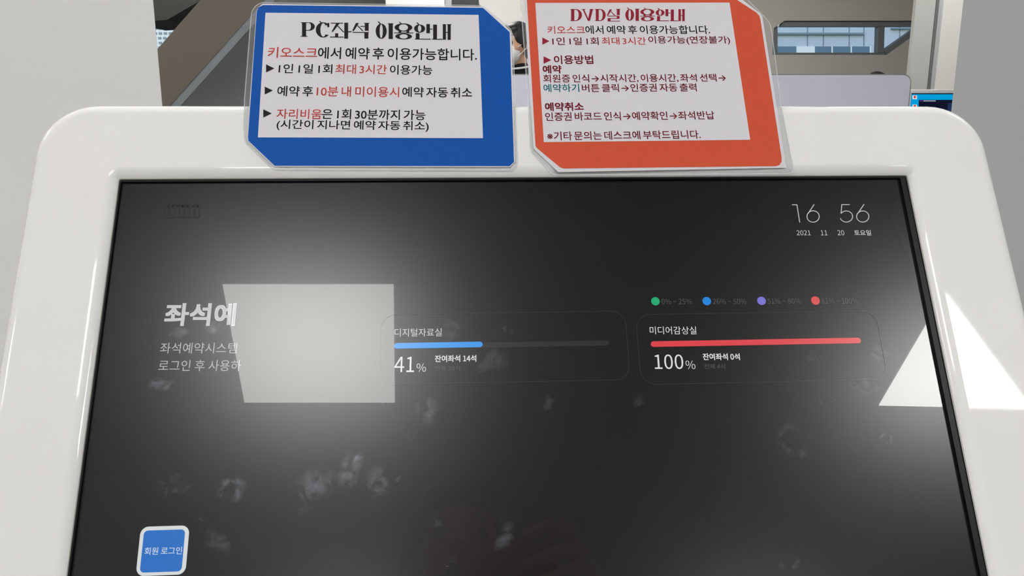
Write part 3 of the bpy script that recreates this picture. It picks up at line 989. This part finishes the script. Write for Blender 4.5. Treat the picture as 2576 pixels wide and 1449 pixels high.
so_root, TC = sign('notice_sign', 'orange bordered laminated notice with maroon lettering taped to the kiosk top rim',
    [(1306, -30), (1846, -30), (1882, 0), (1926, 44), (1938, 60), (1944, 90), (1966, 266), (1997, 428), (1992, 436), (1978, 438), (1398, 441), (1388, 438), (1338, 384), (1333, 372), (1328, 260)],
    [(1317, -24), (1834, -24), (1868, 0), (1913, 34), (1918, 42), (1978, 422), (1404, 433), (1342, 374)],
    [(1324.4, -18), (1826, -18), (1854, 0), (1903, 32), (1910, 40), (1913, 51), (1966, 396), (1966, 407), (1961, 415), (1952, 418), (1418, 424), (1409, 421), (1350, 372), (1347, 366), (1346.6, 357)],
    [(1346.6, 7.8), (1835, 7), (1887, 352), (1368, 358)], M['orange_ink'])
def sot(s, x0, yt, x1, yb, ink, bold=0.0):
    a = Zo(x0, yb); b = Zo(x1, yb); t = Zo(x0, yt)
    sl_ = -0.001 - 0.011 * max(0, (yb - 300)) / 830
    dy = sl_ * (b[0] - a[0])
    put_text(s, a[0], a[1] - dy / 2, b[0], b[1] + dy / 2, a[1] - t[1], TC, M[ink], so_root, 'lettering', bold + 0.009, 0.5, False)
sot('키오스크', 250, 210, 555, 275, 'red_ink')
sot('에서 예약 후 이용가능합니다.', 558, 206, 1568, 275, 'black_ink')
arrow(Zo, 207, 303, 362, 264, 333, 'maroon_ink', so_root)
sot('1인 1일 1회', 290, 302, 665, 364, 'maroon_ink')
sot('최대 3시간', 690, 301, 1050, 362, 'red_ink')
sot('이용가능(연장불가)', 1070, 292, 1732, 362, 'maroon_ink')
arrow(Zo, 217, 456, 516, 279, 486, 'maroon_ink', so_root)
sot('이용방법', 303, 448, 622, 519, 'maroon_ink', 0.006)
sot('예약', 212, 528, 365, 595, 'maroon_ink', 0.016)
sot('회원증 인식→시작시간, 이용시간, 좌석 선택→', 217, 600, 1698, 667, 'maroon_ink')
sot('예약하기', 218, 680, 508, 745, 'teal_ink')
sot('버튼 클릭→인증권 자동 출력', 530, 677, 1460, 743, 'maroon_ink')
sot('예약취소', 230, 829, 545, 898, 'maroon_ink', 0.016)
sot('인증권 바코드 인식→예약확인→좌석반납', 232, 904, 1605, 973, 'maroon_ink')
sot('※기타 문의는 데스크에 부탁드립니다.', 248, 1060, 1492, 1130, 'maroon_ink')
def z2l(x, y): return kl(*Zo(x, y), TC)
for ch in ('D', 'V', 'D2', '실'):
    flat_bm_up(glyph(G2[ch], z2l, TC, M['maroon_ink'], so_root))
def z2m(x, y):
    return kl(*Zo(880 + (x - 1137) * (1365 - 880) / (1764 - 1137), 68 + (y - 186) * (172 - 70) / (322 - 186)), TC)
for ch in '이용안내':
    flat_bm_up(glyph(G[ch], z2m, TC, M['maroon_ink'], so_root))

flush_text()

# ------------------------------------------------------------------ counter things behind the kiosk
PY = 2.6
pa, pb = at(1120, 187, PY).x, at(2295, 187, PY).x
pz = at(1800, 186, PY).z
part = empty('desk_partition', Matrix.Translation(((pa + pb) / 2, PY, 0)))
tag(part, 'low lavender white desk partition with a rounded top corner and grey trim', 'partition')
hw = (pb - pa) / 2
ol = [(-hw, 0.06), (hw, 0.06)] + [(hw - 0.028 + 0.028 * math.cos(math.radians(a)), pz - 0.028 + 0.028 * math.sin(math.radians(a))) for a in range(0, 91, 10)] + \
     [(-hw + 0.028 + 0.028 * math.cos(math.radians(a)), pz - 0.028 + 0.028 * math.sin(math.radians(a))) for a in range(90, 181, 10)]
il = offset_poly(ol, -0.0035)
prism_y('panel', il, -0.001, 0.030, M['partition'], part)
n = len(ol)
vs = [(p[0], y, p[1]) for y in (0.001, 0.032) for p in ol] + [(p[0], y, p[1]) for y in (0.001, 0.032) for p in il]
fs = []
for i in range(n):
    j = (i + 1) % n
    fs += [(i, n + i, n + j, j), (2 * n + i, 2 * n + j, 3 * n + j, 3 * n + i), (i, j, 2 * n + j, 2 * n + i), (n + i, 3 * n + i, 3 * n + j, n + j)]
link('edge_trim', mesh_from('edge_trim', vs, fs), M['grey_trim'], part)
for fx in (-hw + 0.15, hw - 0.15):
    box('foot', (fx - 0.03, -0.18, 0.0), (fx + 0.03, 0.21, 0.062), M['grey_trim'], part, 0.008)

dk = empty('counter_desk', Matrix.Translation((1.35, 3.1, 0)))
tag(dk, 'pale counter desk carrying the monitor behind the partition', 'desk')
box('desk_top', (-0.95, -0.36, 0.83), (0.95, 0.4, 0.86), M['desk'], dk, 0.005)
for sx in (-1, 1):
    for sy in (-0.3, 0.34):
        box('leg', (sx * 0.9 - 0.025, sy - 0.025, 0), (sx * 0.9 + 0.025, sy + 0.025, 0.83), M['steel'], dk, 0.004)
box('modesty_panel', (-0.87, 0.3, 0.3), (0.87, 0.32, 0.8), M['desk'], dk)

MY = 3.0
ml = at(2288, 230, MY).x
mt = at(2340, 225, MY).z
mon = empty('computer_monitor', Matrix.Translation((ml + 0.265, MY, 0.86)))
tag(mon, 'white framed computer monitor showing a bright blue desktop, standing on the counter desk', 'monitor')
mh = mt - 0.86
def monl(x, z): return (x - (ml + 0.265), z - 0.86)
bm = bmesh.new(); add_box(bm, (-0.265, 0.012, mh - 0.34), (0.265, 0.045, mh), 0.006)
link('case', bm_mesh('case', bm, True), M['white_plastic2'], mon)
zt = at(2340, 234.5, MY).z - 0.86
fr_o = (-0.265, mh - 0.34, 0.265, mh); fr_i = (-0.256, mh - 0.322, 0.256, zt)
bm = bmesh.new()
add_box(bm, (-0.265, 0.0, zt), (0.265, 0.013, mh), 0.003)
add_box(bm, (-0.265, 0.0, mh - 0.34), (0.265, 0.013, mh - 0.322), 0.003)
add_box(bm, (-0.265, 0.0, mh - 0.325), (-0.256, 0.013, zt + 0.003), 0.002)
add_box(bm, (0.256, 0.0, mh - 0.325), (0.265, 0.013, zt + 0.003), 0.002)
link('bezel', bm_mesh('bezel', bm, True), M['white_plastic2'], mon)
scr = box('screen', (-0.256, 0.008, mh - 0.322), (0.256, 0.0125, zt), emit_mat('desktop_blue', (0, 168, 232), 0.85, linear=False), mon)
blk = emit_mat('dark_window', (18, 22, 44), 0.9, linear=False)
box('screen_edge', (-0.256, 0.0065, zt - 0.0035), (0.256, 0.009, zt), M['phone_glass'], scr)
def mpx(name, px, m, y=0.006):
    pts = [(p[0], p[1]) for p in (monl(*q) for q in pxz(px, MY))]
    return prism_y(name, pts, y, y + 0.001, m, scr)
mpx('program_window', [(2314, 251), (2520, 251), (2520, 330), (2312, 330)], blk, 0.0068)
mpx('title_strip', [(2325, 252.5), (2356, 252.5), (2356, 255), (2325, 255)], emit_mat('grey_pixels', (170, 175, 185), 0.9, linear=False))
mpx('title_icon', [(2316, 252), (2323, 252), (2323, 255), (2316, 255)], emit_mat('purple_pixels', (96, 50, 150), 0.9, linear=False))
mpx('window_photo', [(2388, 259), (2520, 251.5), (2520, 330), (2378, 330)], emit_mat('navy_pixels', (34, 50, 92), 0.9, linear=False), 0.0062)
for iy in (240, 263):
    mpx('desktop_icon', [(2298, iy), (2309, iy), (2309, iy + 9.5), (2298, iy + 9.5)], emit_mat('icon_white', (228, 228, 232), 0.9, linear=False), 0.0066)
    mpx('desktop_icon_mark', [(2301, iy + 1), (2306, iy + 1), (2306, iy + 7), (2301, iy + 7)], emit_mat('icon_red', (205, 60, 50), 0.9, linear=False))
bm = bmesh.new(); add_box(bm, (-0.03, 0.045, 0.02), (0.03, 0.07, mh - 0.15), 0.005)
link('stand_neck', bm_mesh('stand_neck', bm, True), M['white_plastic2'], mon)
box('stand_base', (-0.12, -0.06, 0.0), (0.12, 0.12, 0.014), M['white_plastic2'], mon, 0.005)

# ------------------------------------------------------------------ people
def revolve(bm, rings):                         # rings of (centre, u axis, v axis); closed with poles
    NS = 16
    vr = []
    for c, u, v in rings:
        vr.append([bm.verts.new(c + u * math.cos(2 * PI * k / NS) + v * math.sin(2 * PI * k / NS)) for k in range(NS)])
    for a, b in zip(vr[:-1], vr[1:]):
        for k in range(NS):
            bm.faces.new((a[k], a[(k + 1) % NS], b[(k + 1) % NS], b[k]))
    bm.faces.new(vr[0][::-1]); bm.faces.new(vr[-1])

def capsule(bm, p0, p1, r0, r1):
    p0, p1 = Vector(p0), Vector(p1)
    d = (p1 - p0)
    d = d.normalized() if d.length > 1e-6 else Vector((0, 0, 1))
    u = d.orthogonal().normalized(); v = d.cross(u)
    rings = []
    for a in (-84, -60, -35, -12):
        c, s = math.cos(math.radians(a)), math.sin(math.radians(a)); rings.append((p0 + d * r0 * s, u * r0 * c, v * r0 * c))
    for a in (12, 35, 60, 84):
        c, s = math.cos(math.radians(a)), math.sin(math.radians(a)); rings.append((p1 + d * r1 * s, u * r1 * c, v * r1 * c))
    revolve(bm, rings)

def ell(bm, c, r, rot=None):
    R_ = rot.to_3x3() if rot is not None else Matrix.Identity(3)
    c = Vector(c)
    rings = []
    for a in range(-80, 81, 16):
        q, t = math.cos(math.radians(a)), math.sin(math.radians(a))
        rings.append((c + R_ @ Vector((0, 0, r[2] * t)), R_ @ Vector((r[0] * q, 0, 0)), R_ @ Vector((0, r[1] * q, 0))))
    revolve(bm, rings)

def fuse(name, bm, voxel, m, parent, smooth=4):
    me = bpy.data.meshes.new(name)
    bm.to_mesh(me); bm.free()
    ob = bpy.data.objects.new(name, me)
    COL.objects.link(ob)
    rm = ob.modifiers.new('r', 'REMESH'); rm.mode = 'VOXEL'; rm.voxel_size = voxel; rm.use_smooth_shade = True
    if smooth:
        s = ob.modifiers.new('s', 'SMOOTH'); s.iterations = smooth; s.factor = 0.5
    dg = bpy.context.evaluated_depsgraph_get()
    nm = bpy.data.meshes.new_from_object(ob.evaluated_get(dg))
    bpy.data.objects.remove(ob); bpy.data.meshes.remove(me)
    nm.name = name
    nm.shade_smooth()
    return link(name, nm, m, parent)

def relaxed_hand(bm, wrist, side):
    w = Vector(wrist)
    ell(bm, w + Vector((0, 0.004, -0.055)), (0.016, 0.038, 0.052))
    for k, (oy, ln) in enumerate(((0.027, .068), (0.009, .078), (-0.009, .072), (-0.026, .056))):
        a = w + Vector((0, oy + .004, -0.095)); b = a + Vector((-side * .006, 0.004, -ln * .45)); c = b + Vector((-side * .016, 0.002, -ln * .32)); d = c + Vector((-side * .016, 0, -ln * .18))
        capsule(bm, a, b, .0095, .009); capsule(bm, b, c, .009, .008); capsule(bm, c, d, .008, .007)
    a = w + Vector((-side * .008, .034, -.035)); b = a + Vector((-side * .012, .022, -.032)); c = b + Vector((-side * .01, .006, -.03))
    capsule(bm, a, b, .012, .0105); capsule(bm, b, c, .0105, .0085)

def head_rot(pivot, yaw, tilt):
    return Matrix.Translation(pivot) @ Matrix.Rotation(yaw, 4, 'Z') @ Matrix.Rotation(tilt, 4, 'X') @ Matrix.Translation(-Vector(pivot))

def person(label, loc, yaw, height, shirt, trousers, right_arm=None, left_arm=None, hand_fn=None, head_yaw=0.0, head_tilt=0.0,
           mask=False, long_hair=False, voxel=0.008, collar=False, neck_up=0.0):
    s = height / 1.70
    root = empty('person', Matrix.Translation(loc) @ Matrix.Rotation(yaw, 4, 'Z') @ Matrix.Scale(s, 4))
    tag(root, label, 'person')
    hr = head_rot((0, 0, 1.45), head_yaw, head_tilt)
    ra = right_arm or [(0.175, 0, 1.365), (0.225, -0.02, 1.09), (0.235, 0.05, 0.85)]
    la_ = left_arm or [(-0.175, 0, 1.365), (-0.225, -0.02, 1.09), (-0.235, 0.05, 0.85)]
    bm = bmesh.new()
    hb = bmesh.new()
    ell(hb, (0, 0.0, 1.6), (0.074, 0.094, 0.104)); ell(hb, (0, 0.038, 1.535), (0.056, 0.058, 0.066))
    ell(hb, (0, 0.062, 1.625), (0.055, 0.026, 0.02)); capsule(hb, (0, 0.092, 1.6), (0, 0.108, 1.566), .008, .012)
    ell(hb, (0, 0.092, 1.528), (0.022, 0.01, 0.006)); ell(hb, (0, 0.090, 1.516), (0.019, 0.01, 0.006)); ell(hb, (0, 0.082, 1.488), (0.024, 0.018, 0.016))
    for sx in (-1, 1):
        ell(hb, (sx * 0.076, -0.002, 1.582), (0.010, 0.022, 0.032)); ell(hb, (sx * 0.04, 0.06, 1.562), (0.026, 0.026, 0.022))
    hb.transform(hr)
    tm = bpy.data.meshes.new('t'); hb.to_mesh(tm); hb.free(); bm.from_mesh(tm); bpy.data.meshes.remove(tm)
    capsule(bm, (0, -0.015, 1.36), hr @ Vector((0, -0.005, 1.52)), .058, .052)
    ell(bm, (0, 0, 1.24), (0.15, 0.10, 0.17)); ell(bm, (0, 0, 1.06), (0.13, 0.093, 0.16)); ell(bm, (0, -0.005, 0.93), (0.155, 0.105, 0.12))
    capsule(bm, (-0.14, -0.01, 1.37), (0.14, -0.01, 1.37), .055, .055)
    for arm, sx in ((ra, 1), (la_, -1)):
        capsule(bm, arm[0], arm[1], .046, .037); capsule(bm, arm[1], arm[2], .037, .025)
    if hand_fn: hand_fn(bm, root)
    else: relaxed_hand(bm, ra[2], 1)
    relaxed_hand(bm, la_[2], -1)
    for sx in (-1, 1):
        capsule(bm, (sx * .085, 0, .9), (sx * .095, .01, .49), .078, .052); capsule(bm, (sx * .095, .01, .49), (sx * .1, -.015, .09), .05, .034)
        capsule(bm, (sx * .1, -.03, .045), (sx * .105, .11, .035), .036, .03)
    body = fuse('body', bm, voxel, M['skin'], root)
    # eyes
    for sx in (-1, 1):
        e = bmesh.new(); bmesh.ops.create_uvsphere(e, u_segments=12, v_segments=8, radius=0.0115)
        e.transform(hr @ Matrix.Translation((sx * 0.031, 0.0765, 1.597)))
        link('eye', bm_mesh('eye', e, True), M['eye'], root)
    # shirt
    bm = bmesh.new()
    ell(bm, (0, 0, 1.24), (0.165, 0.118, 0.185)); ell(bm, (0, 0, 1.06), (0.148, 0.112, 0.17)); ell(bm, (0, 0, 0.95), (0.168, 0.122, 0.11))
    capsule(bm, (-0.145, -0.01, 1.365), (0.145, -0.01, 1.365), .064, .064); capsule(bm, (0, -0.012, 1.36), (0, -0.004, 1.405 + neck_up), .066, .064)
    for arm in (ra, la_):
        w = Vector(arm[1]).lerp(Vector(arm[2]), 0.9)
        capsule(bm, arm[0], arm[1], .058, .05); capsule(bm, arm[1], w, .05, .034)
    fuse('jacket', bm, voxel, shirt, root)
    bm = bmesh.new()
    ell(bm, (0, -0.005, 0.92), (0.165, 0.115, 0.11))
    for sx in (-1, 1):
        capsule(bm, (sx * .085, 0, .88), (sx * .095, .01, .49), .09, .064); capsule(bm, (sx * .095, .01, .49), (sx * .1, -.015, .11), .062, .05)
    fuse('trousers', bm, voxel * 1.2, trousers, root)
    for sx in (-1, 1):
        bm = bmesh.new(); capsule(bm, (sx * .1, -.035, .048), (sx * .106, .125, .04), .044, .039); capsule(bm, (sx * .1, -.02, .05), (sx * .1, -.016, .09), .044, .042)
        fuse('shoe', bm, voxel, M['shoe'], root)
    # hair
    bm = bmesh.new()
    ell(bm, (0, -0.012, 1.622), (0.086, 0.100, 0.096)); ell(bm, (0, -0.034, 1.58), (0.084, 0.078, 0.09)); ell(bm, (0, 0.04, 1.675), (0.062, 0.048, 0.03), Matrix.Rotation(-0.5, 3, 'X'))
    if long_hair:
        ell(bm, (0, -0.05, 1.47), (0.09, 0.055, 0.15))
        for sx in (-1, 1): ell(bm, (sx * .075, -0.01, 1.50), (0.024, 0.045, 0.13))
    else:
        for sx in (-1, 1): ell(bm, (sx * .072, 0.005, 1.60), (0.014, 0.034, 0.045))
    bm.transform(hr)
    fuse('hair', bm, voxel * 0.8, M['hair'], root, 2)
    if mask:
        bm = bmesh.new()
        ell(bm, (0, 0.062, 1.535), (0.064, 0.062, 0.062)); ell(bm, (0, 0.09, 1.56), (0.024, 0.034, 0.034))
        bm.transform(hr)
        mk = fuse('face_mask', bm, voxel * 0.6, M['cloth_white'], root)
        for sx in (-1, 1):
            for za, zb in ((1.565, 1.60), (1.515, 1.56)):
                b2 = bmesh.new(); capsule(b2, hr @ Vector((sx * 0.058, 0.062, za)), hr @ Vector((sx * 0.081, 0.008, zb)), .0022, .0022)
                link('ear_loop', bm_mesh('ear_loop', b2, True), M['cloth_white'], mk)
    if collar:
        bm = bmesh.new()
        for k in range(24):
            a, b = 2 * PI * k / 24, 2 * PI * (k + 1) / 24
            capsule(bm, (.064 * math.cos(a), -.004 + .066 * math.sin(a), 1.418 + neck_up - .012 * math.sin(a)), (.064 * math.cos(b), -.004 + .066 * math.sin(b), 1.418 + neck_up - .012 * math.sin(b)), .007, .007)
        fuse('collar', bm, 0.004, M['cloth_white'], root, 1)
    return root

# masked staff member seen between the two signs
SY = 5.3
hd = at(1300, 110, SY)
h1 = at(1300, 51, SY).z / 1.722 * 1.70
person('dark haired person in white face mask and black top standing behind the partition', (hd.x + 0.01, SY, 0), math.radians(148), h1,
       M['cloth_black'], M['cloth_denim'], mask=True, collar=True, neck_up=0.038, head_yaw=math.radians(-12), head_tilt=-0.1)
# second person, only the crown shows above the partition
SY2 = 6.4
hd = at(2207, 182, SY2)
person('dark haired person whose crown alone rises above the partition under the strip window', (hd.x, SY2, 0), math.radians(175), at(2207, 177.5, SY2).z / 1.722 * 1.70,
       M['cloth_grey'], M['cloth_denim'], voxel=0.009)

# the photographer holding the phone, mirrored in the lower part of the display
PHM = Matrix(((1, 0, 0, CAM.x), (0, _sp, -_cp, CAM.y), (0, _cp, _sp, CAM.z), (0, 0, 0, 1))) @ Matrix.Translation((-0.014, -0.012, 0.0))   # right, up, away from the kiosk
PH = empty('smartphone', PHM)
tag(PH, 'dark red smartphone held sideways, mirrored at the bottom of the display', 'phone')
PX0, PX1, PY0, PY1 = -0.025, 0.117, -0.036, 0.038
def slab(name, o, r, zs, m):
    rr = []
    for ins, z in zs:
        rr.append([(x, y, z) for x, y in rrect(o[0] + ins, o[1] + ins, o[2] - ins, o[3] - ins, r - ins, 6)])
    n = len(rr[0]); vs = [v for q in rr for v in q]; fs = []
    for i in range(len(rr) - 1):
        fs += [(i * n + j, i * n + (j + 1) % n, (i + 1) * n + (j + 1) % n, (i + 1) * n + j) for j in range(n)]
    fs += [tuple(range(n - 1, -1, -1)), tuple(range((len(rr) - 1) * n, len(rr) * n))]
    return link(name, mesh_from(name, vs, fs, True, 50), m, PH)
slab('back_cover', (PX0, PY0, PX1, PY1), 0.010, [(0.0018, 0.004), (0.0004, 0.0052), (0.0, 0.007), (0.0, 0.0085)], M['phone_red'])
slab('metal_rim', (PX0 - .0004, PY0 - .0004, PX1 + .0004, PY1 + .0004), 0.0104, [(0.0, 0.0085), (0.0, 0.0115)], M['chrome'])
slab('front_glass', (PX0, PY0, PX1, PY1), 0.010, [(0.0, 0.0115), (0.0012, 0.0125)], M['phone_glass'])
slab('lens_ring', (-0.0085, -0.0085, 0.0085, 0.0085), 0.004, [(0.0006, 0.0028), (0.0, 0.0034), (0.0, 0.0045)], M['chrome'])
slab('lens_glass', (-0.0068, -0.0068, 0.0068, 0.0068), 0.003, [(0.0002, 0.0026), (0.0, 0.0030)], M['phone_glass'])
slab('flash', (-0.0045, 0.0115, 0.0045, 0.0205), 0.003, [(0.0005, 0.0036), (0.0, 0.0042)], M['white_plastic2'])
bm = bmesh.new(); add_box(bm, (0.03, PY1, 0.007), (0.05, PY1 + 0.001, 0.0105), 0.0003)
link('side_button', bm_mesh('side_button', bm, True), M['chrome'], PH)

r_ = ray(1152, 1404)
p_ = CAM + r_ * ((K_DIST - GLASS_C) / (-_o).dot(r_))
d_ = (r_ - 2 * r_.dot(_o) * _o).normalized()
HP = p_ + d_ * 0.74                              # centre of the photographer's head
PHT = HP.z / 1.6 * 1.70
PS = PHT / 1.70
PROOT = Vector((HP.x, HP.y, 0))
def pl_(w):                                      # world -> photographer's own axes
    return (Vector(w) - PROOT) / PS
def phw(x, y, z):
    return pl_(PHM @ Vector((x, y, z)))
def grip(bm, root):
    k = 1 / PS
    def ch(pts, rs):
        q = [phw(*p) for p in pts]
        for i in range(len(q) - 1): capsule(bm, q[i], q[i + 1], rs[i] * k, rs[i + 1] * k)
    R4 = (.0098, .0094, .0086, .0076)
    ch([(.142, .028, .016), (.131, .050, .002), (.104, .049, -.002), (.084, .040, -.0042)], R4)
    ch([(.146, .008, .012), (.134, .022, -.010), (.106, .016, -.008), (.080, .006, -.0045)], R4)
    ch([(.146, -.012, .013), (.136, -.002, -.012), (.108, -.010, -.009), (.084, -.018, -.0045)], R4)
    ch([(.142, -.030, .015), (.134, -.024, -.009), (.112, -.031, -.007), (.094, -.034, -.0038)], (.0086, .0082, .0076, .0068))
    ch([(.140, -.020, .040), (.120, -.004, .029), (.096, .010, .0215)], (.013, .0108, .009))
    c = phw(.150, -.004, .032)
    ell(bm, c, (.020 * k, .034 * k, .044 * k))
    ch([(.150, -.004, .032), (.158, -.035, .072)], (.024, .026))
WR = phw(.160, -.040, .080)
person('person in a charcoal jacket photographing the display, reflected in its lower edge', PROOT, 0.0, PHT, M['cloth_grey'], M['cloth_denim'],
       right_arm=[(0.172, 0.0, 1.365), (0.262, 0.06, 1.13), tuple(WR)], hand_fn=grip, long_hair=True, voxel=0.0048, head_tilt=-0.15)
